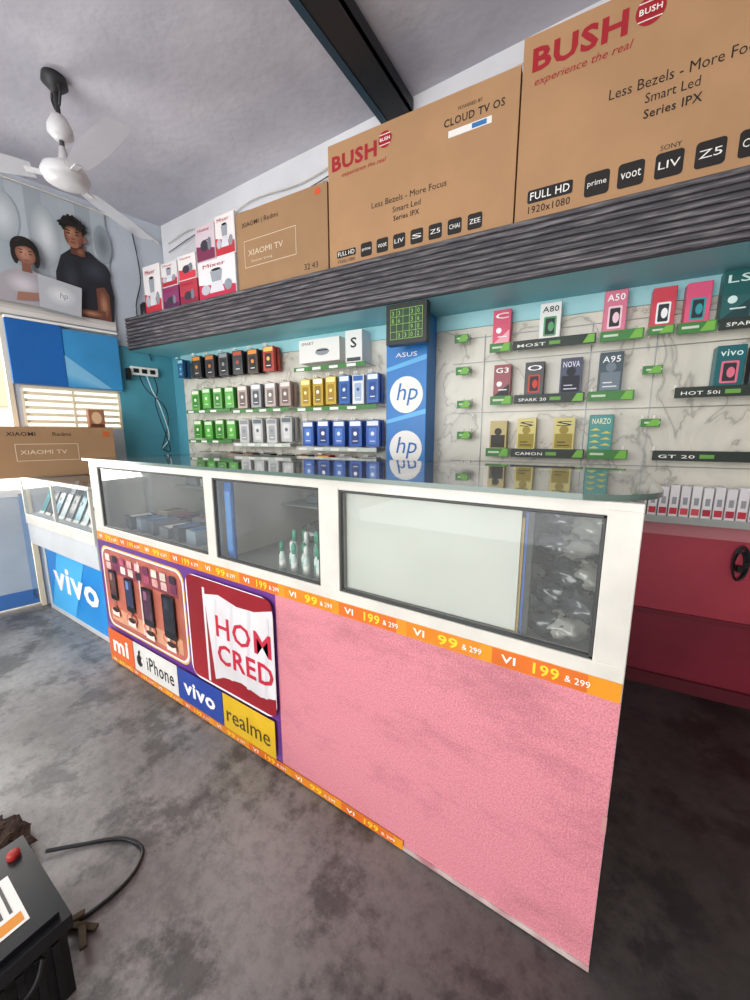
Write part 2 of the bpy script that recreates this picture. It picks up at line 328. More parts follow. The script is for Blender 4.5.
applbox(ux(-2.705),ux(-2.54),1.986,2.14,'#8c3a6a','#5a2350','kettle'); applbox(ux(-2.705),ux(-2.54),2.141,2.29,'#e6e2e2','#b02b3a','mixer')
applbox(ux(-2.905),ux(-2.72),1.986,2.31,'#efeae8','#c9303f','mixer')
o=MB('security_camera',B); o.lathe([(.03,0),(.035,.03),(.035,.09),(.02,.11)],(-2.985,yf+.03,1.986),BLACK); o.done()

# ------------------------------------------------------------ right display wall
GR=mat('#3a7d38',.5); GR2=mat('#1e2d24',.5)
K_=.966
def cu_(u): return u*K_-.0054
def czz(z): return 1.15+(z-1.15)*K_
def shelf(u0,u1,z,tagc=GR,label=None,th=.038):
    u0=cu_(u0);u1=cu_(u1);z=czz(z)
    o=MB('acrylic_price_shelf',B); o.box(u0,u1,-.075,-.009,z-.006,z,G_CLR)
    for q in (u0+.01,u1-.016): o.box(q,q+.006,-.012,-.0005,z-.03,z+.02,WPR)
    o.box(u0,u1,-.080,-.0755,z-th,z+.003,tagc)
    n=max(1,int((u1-u0)/.1))
    if label: o.text(label,u0+.02,z-th*.72,min(.45*(u1-u0),.12),th*.36,-.081,WPR,bold=.01); o.box(u0+.155,u0+.20,-.081,-.0802,z-th*.7,z-th*.3,mat('#6aa343'))
    else: 
        for i in range(n): o.box(u0+.012+i*.1,u0+.065+i*.1,-.081,-.0802,z-th*.55,z-th*.3,mat('#c8d8bf'))
    o.poly([(u1-.05,z-th+.004),(u1-.006,z-th+.004),(u1-.006,z),(u1-.03,z)],-.0812,mat('#76b545')); o.done()
def phonebox(u,z,w,h,base,acc,txt=None,tc='#f2f2f2',style=0):
    u=cu_(u);z=czz(z)+.0005;w*=K_;h*=K_
    o=MB('phone_carton',B); o.box(u-w/2,u+w/2,-.066,-.014,z,z+h,mat(base,.35)); y=-.0668
    if style==0:
        o.rrect(u-w*.30,u+w*.30,z+h*.08,z+h*.62,.006,y,mat(acc)); o.rrect(u-w*.22,u+w*.22,z+h*.13,z+h*.57,.004,y-.0006,mat('#20242c')); o.ell(u+w*.05,z+h*.34,w*.14,h*.13,y-.0012,mat(acc))
    elif style==1:
        o.poly([(u-w*.45,z+.005),(u+w*.45,z+.005),(u+w*.45,z+h*.4)],y,mat(acc)); o.ell(u-w*.15,z+h*.4,w*.16,w*.16,y-.0006,mat(tc)); o.box(u-w*.2,u+w*.32,y-.0008,y,z+h*.2,z+h*.23,mat(tc))
    elif style==2:
        for k in range(7): o.poly([(u-w*.45+(k%2)*w*.45,z+h*(.05+k*.085)),(u+(k%2)*w*.45,z+h*(.05+k*.085)),(u-w*.2+(k%2)*w*.45,z+h*(.12+k*.085))],y,mat(acc))
    elif style==3:
        o.quad(u-w*.42,u+w*.42,z+h*.04,z+h*.5,y,mat(acc)); o.ell(u,z+h*.62,w*.22,w*.22,y-.0006,mat(acc)); o.box(u-w*.3,u+w*.3,y-.0008,y,z+h*.12,z+h*.15,mat(tc)); o.box(u-w*.3,u+w*.1,y-.0008,y,z+h*.22,z+h*.25,mat(tc))
    if txt: o.text(txt,u-w*.38,z+h*.74,w*.76,h*.16,y-.001,mat(tc),bold=.01)
    o.done(.002)
z1,z2,z3=1.598,1.345,1.085
for a in [(-.525,.082,.16,'#d9486a','#f7a9b8','C','#ffffff',1),(-.308,.09,.16,'#e9e9e6','#5aa06b','A80','#333333',0),(-.052,.086,.172,'#d9748e','#f3ced6','A50','#ffffff',0),(.119,.08,.155,'#cf3f50','#f3f3f3',None,'#fff0f0',0),(.231,.08,.155,'#e0567c','#2d9aa0',None,'#333333',0),(.348,.09,.18,'#1f5c5c','#0f3b3f','LS','#d8efe9',1),(.47,.09,.17,'#dfe3e8','#3a60b0',None,'#333333',0)]:
    phonebox(a[0],z1,*a[1:])
for a in [(-.51,.08,.155,'#8a2a35','#20232b','G3','#ffffff',1),(-.36,.086,.155,'#1a1c22','#c8402a','O','#ffffff',0),(-.203,.09,.16,'#1d2b4d','#101828','NOVA','#d8d8e8',3),(-.046,.09,.17,'#27404d','#6e7c86','A95','#f2f2f2',3),(.357,.09,.157,'#12636a','#e06f86','vivo','#d8efe9',0),(.46,.08,.15,'#2c3038','#5a7cb0',None,'#d8efe9',0)]:
    phonebox(a[0],z2,*a[1:])
for a in [(-.515,.082,.14,'#b6a35b','#35322a',None,'#333333',3),(-.38,.086,.15,'#cdbf62','#a08d34','S','#3a3510',3),(-.213,.09,.15,'#cabd66','#9c8a34','S','#3a3510',3),(-.062,.095,.16,'#2f8c86','#d6cf5a','NARZO','#f0f0d0',2)]:
    phonebox(a[0],z3,*a[1:])
for a in [(-.50,.09,.12,'#4a3830','#8c6a4a',None,'#d8c8b0',3),(-.36,.09,.12,'#2c2c30','#5a5a60',None,'#d8d8d8',3),(-.22,.09,.12,'#c9c0a8','#7c6a4a',None,'#333333',3),(-.08,.09,.12,'#32383c','#6a7478',None,'#d8d8d8',3)]:
    phonebox(a[0],.87,*a[1:])
shelf(-.575,-.475,z1,GR); shelf(-.465,-.115,z1,GR2,'MOST'); shelf(-.10,.06,z1,GR); shelf(.075,.163,z1,GR,th=.03); shelf(.173,.296,z1,GR); shelf(.303,.52,z1,GR2,'SPARK')
shelf(-.56,-.455,z2,GR); shelf(-.445,-.14,z2,GR2,'SPARK 20'); shelf(-.125,.05,z2,GR); shelf(.19,.50,z2,GR2,'HOT 50i')
shelf(-.57,-.455,z3,GR); shelf(-.445,-.12,z3,GR2,'CAMON'); shelf(-.11,.05,z3,GR); shelf(.14,.52,z3,GR2,'GT 20')
shelf(-.57,-.02,.87,GR)
for z,d in ((1.66,.03),(1.50,.018),(1.33,.006),(1.17,0),(1.0,0)): shelf(-.725-d,-.655-d,z,GR,th=.035)
for (u,z) in ((.07,1.44),(.085,1.22)): shelf(u,u+.07,z,GR,th=.03)
WR=mat('#a9adb0',.3,metal=.8)
o=MB('wire_display_grid',B)
for u in (-.60,-.13,.11,.62): o.tube([(u,-.004,.83),(u,-.004,1.65)],.002,WR,6,1)
for z in (1.64,1.52,1.27,1.02,.84): o.tube([(-.76,-.004,z),(.9,-.004,z)],.0018,WR,6,1)
o.done()
o=MB('accessory_ledge',B); o.box(.08,2.2,-.09,-.001,.80,.815,mat('#d9a9a8',.4)); o.box(.08,2.2,-.092,-.09,.79,.82,mat('#a4a8a2',.5)); o.done()
o=MB('charger_pack_row',B)
for i in range(20):
    u=.10+i*.036; h=.125+.01*random.random(); o.box(u,u+.031,-.08,-.02,.8155,.8155+h,mat(random.choice(['#eceae8','#e6e2e4','#dfe3e6']),.4)); o.quad(u+.003,u+.028,.828,.855,-.0808,mat(random.choice(['#c8303f','#d44a55','#b52a3f']))); o.quad(u+.008,u+.023,.87,.90,-.0808,mat('#9a9da2'))
o.done(.0015)
o=MB('coiled_cable',B)
for k in range(4):
    pts=[(.475+(.016+.003*k)*math.sin(a*math.pi/5),-.02-.005*k,.62+.006*k+(.06+.004*k)*math.cos(a*math.pi/5)) for a in range(11)]; o.tube(pts,.0035,BLACK,6,4)
o.tube([(.475,-.001,.69),(.475,-.04,.69)],.003,WR,6,1); o.box(.466,.484,-.042,-.012,.60,.625,BLACK); o.done()

# ------------------------------------------------------------ left display wall
def hangrow(name,us,z,h,cols,w=.085):
    o=MB(name,B)
    for i,u in enumerate(us):
        c=cols[i%len(cols)]; zz=z+random.uniform(-.004,.004)
        for d in range(2):
            y=-.10+d*.04; o.box(u-w/2,u+w/2,y,y+.022,zz,zz+h,mat(c[0],.35))
        y=-.1008
        o.quad(u-w*.42,u+w*.42,zz+h*.8,zz+h*.97,y,mat(c[1]))
        o.rrect(u-w*.3,u+w*.3,zz+h*.1,zz+h*.72,.008,y,mat(c[2])); o.ell(u,zz+h*.5,w*.14,w*.14,y-.0007,mat(c[1]))
        o.box(u-w*.2,u+w*.2,y-.0009,y,zz+h*.2,zz+h*.23,mat('#f0f0f0'))
        o.tube([(u,-.002,zz+h*1.04),(u,-.125,zz+h*1.04),(u,-.13,zz+h*1.07)],.0025,WR,6,2); o.box(u-.012,u+.012,-.128,-.124,zz+h*1.02,zz+h*1.10,mat('#e8e8e0'))
    o.done(.002)
blk=[('#23201f','#d98a35','#3a3330'),('#2b2524','#c9752b','#191717'),('#28282c','#8a8d92','#141518'),('#1f2226','#b94a2d','#33373d'),('#3d2a22','#e08f3a','#201815'),('#b2382b','#f0c060','#3a1714')]
grn=[('#4fa236','#e9f4d8','#2f7f2a'),('#479e35','#d8f0c8','#5fb844')]
gry=[('#a58f86','#e4dcd6','#6f5d58'),('#8d8f92','#f0f0f0','#4b4e52'),('#b4a8a0','#f0ece6','#7c706a')]
wht=[('#c9c9c6','#8b8f94','#a0a4a6'),('#bcbdbb','#5e6a74','#d8d8d8')]
yb=[('#c9a83a','#f4e8a0','#a58220'),('#c2a236','#ffffff','#8f7420'),('#c9a83a','#f4e8a0','#a58220'),('#2f63b0','#dfe8f4','#1e4a8c'),('#dfe2e6','#2f63b0','#9fb4cc'),('#2c5cab','#dfe8f4','#20488a')]
blu=[('#2b57a8','#e4ecf6','#4a7ccc'),('#2f5fb4','#ffffff','#1d3f80')]
hangrow('hanging_phone_covers',[-2.64+i*.138 for i in range(6)],1.565,.15,blk,.09)
hangrow('hanging_earphone_packs',[-2.68+i*.118 for i in range(4)],1.345,.14,grn,.085)
hangrow('hanging_phone_covers',[-2.20+i*.126 for i in range(4)],1.34,.15,gry,.088)
hangrow('hanging_charger_packs',[-1.66+i*.094 for i in range(6)],1.335,.16,yb,.074)
hangrow('hanging_earphone_packs',[-2.68+i*.118 for i in range(4)],1.13,.13,grn,.085)
hangrow('hanging_cable_packs',[-2.20+i*.126 for i in range(4)],1.11,.155,wht,.088)
hangrow('hanging_cable_packs',[-1.65+i*.115 for i in range(5)],1.09,.15,blu,.085)
hangrow('hanging_cable_packs',[-2.66+i*.16 for i in range(10)],.89,.14,wht+blk,.10)
hangrow('hanging_mirror_packs',[-2.82],1.58,.13,[('#1d4d7a','#9fd0e0','#3c7ca8')],.06)
o=MB('router_carton',B); o.box(-1.69,-1.40,-.11,-.005,1.585,1.715,mat('#e6e4df',.4)); o.text('SMART',-1.67,1.685,.09,.016,-.1108,mat('#444444')); o.ell(-1.52,1.64,.05,.02,-.1108,mat('#8c9196')); o.box(-1.56,-1.48,-.112,-.1108,1.645,1.652,BLACK); o.done(.002)
o=MB('speaker_carton',B); o.box(-1.36,-1.25,-.11,-.005,1.562,1.735,mat('#e3e3e0',.4)); o.text('S',-1.325,1.64,.04,.055,-.1108,BLACK,bold=.02); o.quad(-1.35,-1.26,1.568,1.588,-.1108,mat('#404348')); o.done(.002)
for (a,b,z) in ((-1.72,-1.22,1.555),(-2.75,-2.29,1.335),(-2.28,-1.77,1.325),(-1.72,-1.15,1.32),(-2.75,-2.29,1.12),(-2.28,-1.77,1.10),(-1.72,-1.15,1.08)):
    o=MB('price_rail',B); o.box(a,b,-.125,-.001,z-.006,z,G_CLR); o.box(a,b,-.130,-.125,z-.020,z+.004,GR if random.random()<.6 else mat('#c9d2c8'))
    for i in range(int((b-a)/.12)): o.quad(a+.02+i*.12,a+.08+i*.12,z-.017,z-.002,-.1308,WPR)
    o.done()
o=MB('promotional_column',B); HB=mat('#1e78c2',.4,.05,4); HL=mat('#5bb2e6',.4)
o.box(-1.085,-.855,-.14,-.001,0,1.765,HB)
for k in (1.085,1.364,.80):
    o.ell(-.968,k,.094,.094,-.1412,WPR,32); o.text('hp',-1.028,k-.055,.115,.115,-.1422,mat('#1a6db8'),shear=.2)
for k in (.94,1.215,1.485): o.poly([(-1.083,k),(-.857,k+.05),(-.857,k+.075),(-1.083,k+.02)],-.1412,HL)
o.text('ASUS',-1.03,1.555,.12,.022,-.1416,WPR); o.quad(-1.083,-.857,1.62,1.74,-.1416,mat('#123a5e')); o.done(.003)
o=MB('digital_clock_display',B); o.box(-1.015,-.81,-.286,-.235,1.585,1.766,BLACK); o.quad(-.995,-.83,1.605,1.745,-.2868,mat('#1c3a20',.3))
LED=mat('#7fae4a',.4,emis=.25)
for c in range(6): o.box(-.993+c*.0325,-.991+c*.0325,-.2872,-.2868,1.607,1.743,LED)
for r in range(5): o.box(-.993,-.832,-.2872,-.2868,1.607+r*.0335,1.609+r*.0335,LED)
for r in range(4):
    for c in range(5):
        if random.random()<.55: o.text(random.choice('0123456789'),-.985+c*.0325,1.614+r*.0335,.011,.02,-.2876,LED)
o.done(.003)
o=MB('power_socket_board',Lf); o.box(-.30,-.12,-.04,-.005,1.60,1.66,WPR)
for i in range(3): o.box(-.285+i*.055,-.25+i*.055,-.044,-.04,1.615,1.645,BLACK)
o.box(-.33,-.31,-.06,-.005,1.56,1.64,BLACK)
for k in range(3): o.tube([(-.25+k*.05,-.03,1.61),(-.22+k*.04,-.06,1.50),(-.1-k*.03,-.05,1.38),(-.08,-.04,1.25-.1*k),(-.14,-.03,1.05)],.004,BLACK if k!=1 else mat('#cfe6ee'))
o.done()
o=MB('wall_wiring',B)
o.tube([(-2.95,-.02,2.56),(-2.7,-.02,2.60),(-2.45,-.02,2.55),(-2.1,-.02,2.63),(-1.7,-.02,2.62),(-1.3,-.02,2.68),(-.9,-.02,2.70),(-.4,-.02,2.76)],.004,mat('#d8d4cc'))
o.tube([(-2.95,-.02,2.50),(-2.6,-.02,2.56),(-2.2,-.02,2.58),(-1.8,-.02,2.56),(-1.4,-.02,2.62)],.003,mat('#4a4640')); o.done()
o=MB('wall_wiring',Lf); o.tube([(-1.4,-.015,2.68),(-1.0,-.015,2.665),(-.6,-.015,2.66),(-.2,-.015,2.64),(-.02,-.015,2.58)],.006,mat('#d8d4cc')); o.tube([(-.2,-.015,2.62),(-.17,-.015,2.3),(-.22,-.015,2.05),(-.15,-.015,1.72)],.004,BLACK); o.done()

# ------------------------------------------------------------ wall poster with two people
o=MB('wall_poster',Lf)
def S(px): return -.907+.0052*px
def mixc(a,b,t):
    a=a.strip('#');b=b.strip('#'); return '#'+''.join('%02x'%round(int(a[i:i+2],16)*(1-t)+int(b[i:i+2],16)*t) for i in (0,2,4))
P0,P1,PB,PT=-1.35,-.36,1.89,2.65
yy=-.009
def ly():
    global yy; yy-=.0002; return yy
def soft(cx,cz,rx,rz,c0,c1,n=7,dx=0,dz=0,rot=0):
    for i in range(n):
        t=i/(n-1); k=1-.75*t; o.ell(cx+dx*t,cz+dz*t,rx*k,rz*k,ly(),mat(mixc(c0,c1,t)),28,rot)
def strand(x0,z0,ang,l,w,c):
    dx,dz=math.cos(ang),math.sin(ang); px,pz=-dz,dx
    o.poly([(x0-px*w,z0-pz*w),(x0+dx*l*.5-px*w*.8,z0+dz*l*.5-pz*w*.8+.002),(x0+dx*l,z0+dz*l),(x0+dx*l*.5+px*w*.8,z0+dz*l*.5+pz*w*.8+.002),(x0+px*w,z0+pz*w)],ly(),mat(c))
o.box(P0,P1,-.008,0,PB,PT,mat('#b9c2c6',.35))
for i in range(12):
    a=P0+(P1-P0)*i/12; o.quad(a,a+(P1-P0)/12+.001,2.1,PT,ly(),mat(mixc('#c2cbd0','#a3adb3',abs(math.sin(i*1.1)))))
soft(S(42),2.40,.07,.18,'#aab4b9','#dde3e5',12); soft(S(4),2.45,.08,.14,'#aeb8bd','#d3dade',12); soft(S(100),2.45,.05,.12,'#9aa4a9','#757f85',10)
for i in range(6): o.quad(P0,P1,PB,2.02-i*.02,ly(),mat(mixc('#8f8a86','#d9d5d0',i/5)))
SKd,SKl='#6e4231','#b57f60'
o.poly([(S(44),1.95),(S(104),1.95),(S(107),2.12),(S(104),2.24),(S(98),2.32),(S(84),2.375),(S(66),2.37),(S(54),2.31),(S(47),2.2)],ly(),mat('#1c1f27'))
soft(S(88),2.26,.09,.08,'#1c1f27','#343944',10); soft(S(62),2.18,.05,.12,'#1c1f27','#2f333d',8)
o.poly([(S(86),1.95),(S(101),1.95),(S(101),2.12),(S(96),2.17),(S(87),2.15)],ly(),mat(SKd)); soft(S(94),2.05,.032,.10,SKd,SKl,10)
o.poly([(S(60),1.955),(S(94),1.955),(S(95),2.01),(S(60),1.995)],ly(),mat(SKd)); soft(S(78),1.98,.08,.022,SKd,SKl,8)
for k in range(4): o.ell(S(58)-.012*k*.5,1.985-k*.010,.022,.006,ly(),mat(mixc(SKd,SKl,.4+.15*(k%2))))
o.poly([(S(64),2.33),(S(79),2.33),(S(78),2.42),(S(65),2.42)],ly(),mat('#5e3829')); soft(S(74),2.355,.028,.03,'#5e3829','#8f5e46',6)
hc=['#15100e','#1d1613','#0f0b0a','#231a16']
o.ell(S(69.5),2.50,.066,.060,ly(),mat('#120d0b'))
for k in range(34):
    a=math.radians(-20+k*6.6); strand(S(69.5)+.048*math.cos(a),2.495+.046*math.sin(a),a+random.uniform(-.9,1.1),random.uniform(.018,.032),.014,hc[k%4])
o.ell(S(79.5),2.432,.010,.019,ly(),mat('#8c5a43'))
soft(S(69),2.440,.050,.072,SKd,SKl,14,-.008,.006,-.12); o.ell(S(68),2.392,.028,.026,ly(),mat('#a06d54')); soft(S(66.5),2.452,.026,.026,'#ac7859','#bd8a6c',6)
for d in (-4,5):
    o.ell(S(67.3+d),2.450,.012,.007,ly(),mat('#7f523d')); o.ell(S(67.3+d),2.447,.010,.003,ly(),mat('#1c120f')); o.ell(S(67.3+d),2.466,.014,.004,ly(),mat('#1c120f'),16,.14 if d>0 else -.14)
o.poly([(S(66.9),2.455),(S(68.3),2.455),(S(69.6),2.421),(S(65.4),2.421)],ly(),mat('#a36f54')); o.ell(S(67.5),2.419,.010,.0045,ly(),mat('#6e4231')); o.ell(S(67.3),2.399,.017,.004,ly(),mat('#7d3d34')); o.ell(S(67.3),2.394,.012,.0035,ly(),mat('#955347'))
for k in range(13): strand(S(79)-k*.0085,2.518-.002*abs(k-6),math.radians(-100-k*5+random.uniform(-14,14)),random.uniform(.024,.042),.011,hc[k%4])
# child: smooth bobbed hair behind the face
hair=[]
for k in range(28):
    a=math.radians(-55+k*290/27); hair.append((S(19.5)+.066*math.cos(a),2.275+.072*math.sin(a)*(1 if math.sin(a)>0 else 1.25)))
o.poly(hair,ly(),mat('#1a120f')); soft(S(16),2.315,.036,.022,'#1a120f','#33241d',8,rot=.4)
o.poly([(P0+.3,1.955),(S(38),1.955),(S(41),2.06),(S(34),2.13),(S(24),2.165),(S(10),2.165),(S(-2),2.12),(S(-14),2.04)],ly(),mat('#a9a3a8')); soft(S(14),2.07,.09,.07,'#a9a3a8','#d2cdd2',12)
for d in (-1,1): o.ell(S(19.5)+d*.052,2.225,.014,.045,ly(),mat('#1a120f'),20,-d*.12)
o.poly([(S(14.5),2.145),(S(23.5),2.145),(S(22.5),2.2),(S(15.5),2.2)],ly(),mat('#845442'))
soft(S(19.5),2.245,.046,.060,'#845442','#c4917a',14,-.004,.004,.08)
for d in (-4,4.5):
    o.ell(S(19.5+d),2.252,.010,.0065,ly(),mat('#9d6c55')); o.ell(S(19.5+d),2.250,.0085,.003,ly(),mat('#1c120f')); o.ell(S(19.5+d),2.267,.011,.003,ly(),mat('#2a1a15'))
o.poly([(S(19),2.256),(S(20.3),2.256),(S(21.3),2.232),(S(18.2),2.232)],ly(),mat('#b07c63')); o.ell(S(19.8),2.211,.013,.004,ly(),mat('#8c4a44'))
o.poly([(S(10),2.262),(S(12),2.30),(S(17),2.325),(S(24),2.322),(S(28.5),2.29),(S(29),2.262),(S(26.5),2.283),(S(21),2.292),(S(15.5),2.286),(S(12),2.275)],ly(),mat('#1a120f'))
o.poly([(S(6),1.97),(S(34),2.0),(S(36),2.04),(S(8),2.02)],ly(),mat('#a07360')); soft(S(30),2.02,.03,.018,'#a07360','#c4917a',6)
o.poly([(S(26),1.955),(S(66),1.935),(S(70),2.12),(S(28),2.15)],ly(),mat('#b9bcc0')); soft(S(48),2.045,.09,.07,'#b9bcc0','#e2e4e6',12); o.text('hp',S(46),2.02,.04,.045,ly(),mat('#7c8288'),shear=.2); o.poly([(S(22),1.945),(S(74),1.92),(S(66),1.935),(S(26),1.955)],ly(),mat('#8f9498'))
o.done()
o=MB('blue_wall_panel',Lf); o.box(-.95,-.68,-.05,-.002,1.475,1.86,mat('#1668b8',.35,.15,3)); o.box(-.68,-.365,-.045,-.002,1.475,1.845,mat('#3d9ad6',.35,.2,3)); o.box(-.95,-.365,-.055,-.002,1.86,1.875,WPR)
for i in range(5): o.poly([(-.68,1.48+i*.02),(-.60+i*.03,1.48),(-.55+i*.03,1.48),(-.68,1.56+i*.03)],-.0458-i*.0004,mat(mixc('#3d9ad6','#8fcbea',i/5)))
o.done(.003)

# ------------------------------------------------------------ ceiling fan
o=MB('ceiling_fan'); fc=Vector((-2.29,.905,0)); FM=mat('#d6d5d6',.35); zc=ceil_z(-2.3)
o.lathe([(.0,zc),(.045,zc),(.05,zc-.03),(.02,zc-.06),(.012,zc-.065)],(fc.x,fc.y,0),mat('#2a2a2c'))
for sx in (-1,1): o.tube([(fc.x+sx*.02,fc.y,zc-.02),(fc.x+sx*.045,fc.y,zc-.07),(fc.x+sx*.02,fc.y,zc-.12)],.006,mat('#2a2a2c'))
o.lathe([(.010,zc-.06),(.010,2.38)],(fc.x,fc.y,0),mat('#3a3a3d'))
o.lathe([(.012,2.60),(.03,2.59),(.048,2.55),(.05,2.52),(.03,2.50),(.014,2.495)],(fc.x,fc.y,0),FM)
o.lathe([(.012,2.47),(.02,2.42),(.05,2.395),(.085,2.375),(.095,2.35),(.085,2.325),(.05,2.31),(.0,2.306)],(fc.x,fc.y,0),FM,28)
BLM=blade_mat()
for k in range(3):
    T=Matrix.Translation((fc.x,fc.y,2.345))@Matrix.Rotation(math.radians(238-120*k),4,'Z')@Matrix.Rotation(math.radians(10),4,'X')
    o.box(.07,.15,-.014,.014,-.003,.003,FM,T)
    n=6; top=[]
    for i in range(n+1):
        r=.12+.44*i/n; w=.045+.02*math.sin(i/n*3.0); top.append((r,-w,0)); 
    bot=[(p[0],-p[1],0) for p in reversed(top)]
    pts=top+bot; o.add(pts,[tuple(range(len(pts)))],BLM,T=T)
o.done()

# ------------------------------------------------------------ main counter
yc=.785; xL,xR=-2.12,.054; yB=1.40
o=MB('shop_display_counter')
o.box(xL,xR,yc,yc+.018,0.004,.69,WHITE)
o.box(xL,xL+.02,yc+.018,yB,0,1.034,ALU); o.box(xR-.02,xR,yc+.018,yB,0,1.034,ALU)
o.box(xL+.02,xR-.02,yc+.018,yB,.675,.70,mat('#a9aba8',.5,.2,5))
o.box(xL+.02,xR-.02,yB-.015,yB,0,.70,WHITE); o.box(xL+.02,xR-.02,yB-.012,yB,.70,1.034,mat('#6d706e',.4,.35,3))
for q in (-1.75,-1.4,-.9,-.4): o.box(q,q+.03,yB-.02,yB-.012,.70,1.034,ALU)
o.box(xL,xR,yc,yc+.03,1.008,1.034,ALU); o.box(xL,xR,yc-.002,yc+.03,.69,.722,ALU)
for a,b in ((xL,-2.04),(-1.215,-1.165),(-.684,-.614),(0.0,xR)): o.box(a,b,yc-.001,yc+.03,.70,1.02,ALU)
GK=mat('#3a3c3b',.5)
for a,b in ((-2.04,-1.215),(-1.165,-.684),(-.614,0.0)):
    g=.007
    o.box(a,b,yc+.002,yc+.014,.722,.722+g,GK); o.box(a,b,yc+.002,yc+.014,1.008-g,1.008,GK); o.box(a,a+g,yc+.002,yc+.014,.722,1.008,GK); o.box(b-g,b,yc+.002,yc+.014,.722,1.008,GK)
o.box(-.135,-.122,yc+.011,yc+.022,.729,1.001,GK)
o.box(-1.20,-1.185,yc+.03,yB-.012,.70,1.01,ALU); o.box(-.655,-.643,yc+.03,yB-.012,.70,1.01,ALU)
o.box(-1.185,-.655,1.12,yB-.012,.86,.866,mat('#8c9391',.4)); o.box(-2.10,-1.20,1.18,yB-.012,.87,.876,mat('#8c9391',.4))
CTR=o.done(.0015)
o=MB('window_glass',parent=CTR)
for a,b in ((-2.04,-1.215),(-1.165,-.684),(-.614,0.0)): o.quad(a+.007,b-.007,.729,1.001,yc+.008,G_WIN)
o.done()
o=MB('sliding_white_panel',parent=CTR); o.box(-.605,-.15,yc+.024,yc+.030,.728,1.0,mat('#d6d8ce',.3,.10,4)); o.box(-.17,-.145,yc+.032,yc+.05,.71,.98,mat('#c9a85a',.6)); o.box(-.143,-.13,yc+.032,yc+.045,.71,1.0,mat('#2f5fae',.5)); o.done()
o=MB('glass_top',parent=CTR)
rr=.15; xr=xR+.035
pts=[(xL-.04,yc-.012),(xr-rr,yc-.012)]
for k in range(1,13):
    a=math.radians(-90+k*7.5); pts.append((xr-rr+rr*math.cos(a),yc-.012+rr+rr*math.sin(a)))
pts+=[(xr,yB+.05),(xL-.04,yB+.05)]
n=len(pts); EDGE=mat('#5c7068',.15)
o.add([(x,y,1.046) for x,y in pts],[tuple(range(n))],G_TOP)
o.add([(x,y,1.035) for x,y in pts]+[(x,y,1.046) for x,y in pts],[(i,(i+1)%n,(i+1)%n+n,i+n) for i in range(n)],EDGE); o.done()
OR=mat('#ea961f',.4,.15,9); YE=mat('#f6cf2e',.4)
def tape(name,x0,x1,z0,z1,y):
    o=MB(name,parent=CTR); o.box(x0,x1,y-.0015,y,z0,z1,OR); h=z1-z0; x=x0+.035; k=0
    while x<x1-.165:
        o.quad(x-.03,x+.155,z0+h*.02,z0+h*.98,y-.0018,mat('#df6f22' if k%2 else '#e8881f',.4,.15,15)); o.text('VI',x-.01,z0+h*.28,.03,h*.45,y-.0024,WPR,bold=.02); o.text('199' if k%2 else '99',x+.055,z0+h*.18,.05,h*.64,y-.0024,YE,bold=.02); o.text('& 299',x+.115,z0+h*.3,.045,h*.35,y-.0024,WPR)
        x+=.2135; k+=1
    o.done()
tape('orange_tape_upper',xL+.005,xR-.002,.652,.692,yc-.0025)
o=MB('pink_front_panel',parent=CTR); o.box(-.878,xR-.001,yc-.004,yc-.0002,.004,.652,PINK); o.box(xR-.008,xR,yc-.006,yc,.36,.40,mat('#c08a88')); o.done()
tape('orange_tape_lower',xL+.005,-.40,.006,.036,yc-.0068)
o=MB('white_bottom_edge',parent=CTR); o.box(-.40,xR,yc-.007,yc-.004,.004,.018,mat('#cfc6be',.5,.5,14,dark='#a8787c')); o.done()
o=MB('advertising_banner',parent=CTR); y=yc-.0045
o.box(xL+.004,-.872,y,yc-.0002,.03,.652,mat('#6c3c8c',.3,.15,2)); yy=y-.0005
o.poly([(-2.11,.22),(-2.0,.2),(-1.4,.2),(-.88,.2),(-.88,.04),(-2.11,.04)],ly(),mat('#8450a8',.3))
def ring(x0,x1,z0,z1,c,g): o.rrect(x0-g,x1+g,z0-g,z1+g,.05,ly(),mat(c))
ring(-2.075,-1.40,.225,.615,'#e8b834',.014); ring(-2.075,-1.40,.225,.615,'#e8e0e8',.008); o.rrect(-2.075,-1.40,.225,.615,.05,ly(),mat('#c9705c',.3,.45,5))
o.quad(-2.05,-1.43,.50,.585,ly(),mat('#a04e5a',.4,.4,12)); o.quad(-2.05,-1.43,.25,.32,ly(),mat('#e6a884',.4,.3,9)); o.quad(-1.745,-1.735,.25,.6,ly(),mat('#d9d2cc'))
for r in range(2):
    for i in range(9): o.rrect(-2.045+i*.07,-2.0+i*.07,.515+r*.042,.55+r*.042,.006,ly(),mat(['#f2c9c0','#c25c78','#f4e0d4','#7c3a5c','#e8a8a0','#3a2a38','#f6ead8'][(i*3+r*2)%7],.4,.35,30))
for i in range(4): soft(-2.0+i*.16,.30,.05,.03,'#c9705c','#f4d8b8',4)
for i,(x,zz) in enumerate(((-1.985,.45),(-1.83,.435),(-1.67,.42),(-1.50,.42))):
    s=1+.10*i; o.rrect(x-.034*s,x+.034*s,zz-.085*s,zz+.065*s,.010,ly(),mat('#15161b',.25)); o.rrect(x-.028*s,x+.028*s,zz-.06*s,zz+.055*s,.005,ly(),mat(['#6c4a48','#3c4468','#5a3850','#262a36'][i],.3,.6,30)); o.rrect(x-.022*s,x+.0*s,zz+.015*s,zz+.05*s,.004,ly(),mat(['#c98a70','#7c94c8','#a86888','#3a4050'][i],.3,.4,30)); o.quad(x-.006,x+.006,zz-.15,zz-.085*s,ly(),mat('#8c6a60')); o.quad(x-.035,x+.035,zz-.165,zz-.14,ly(),mat('#f0dcd0')); o.ell(x,zz-.135,.03,.012,ly(),mat('#3a2220'))
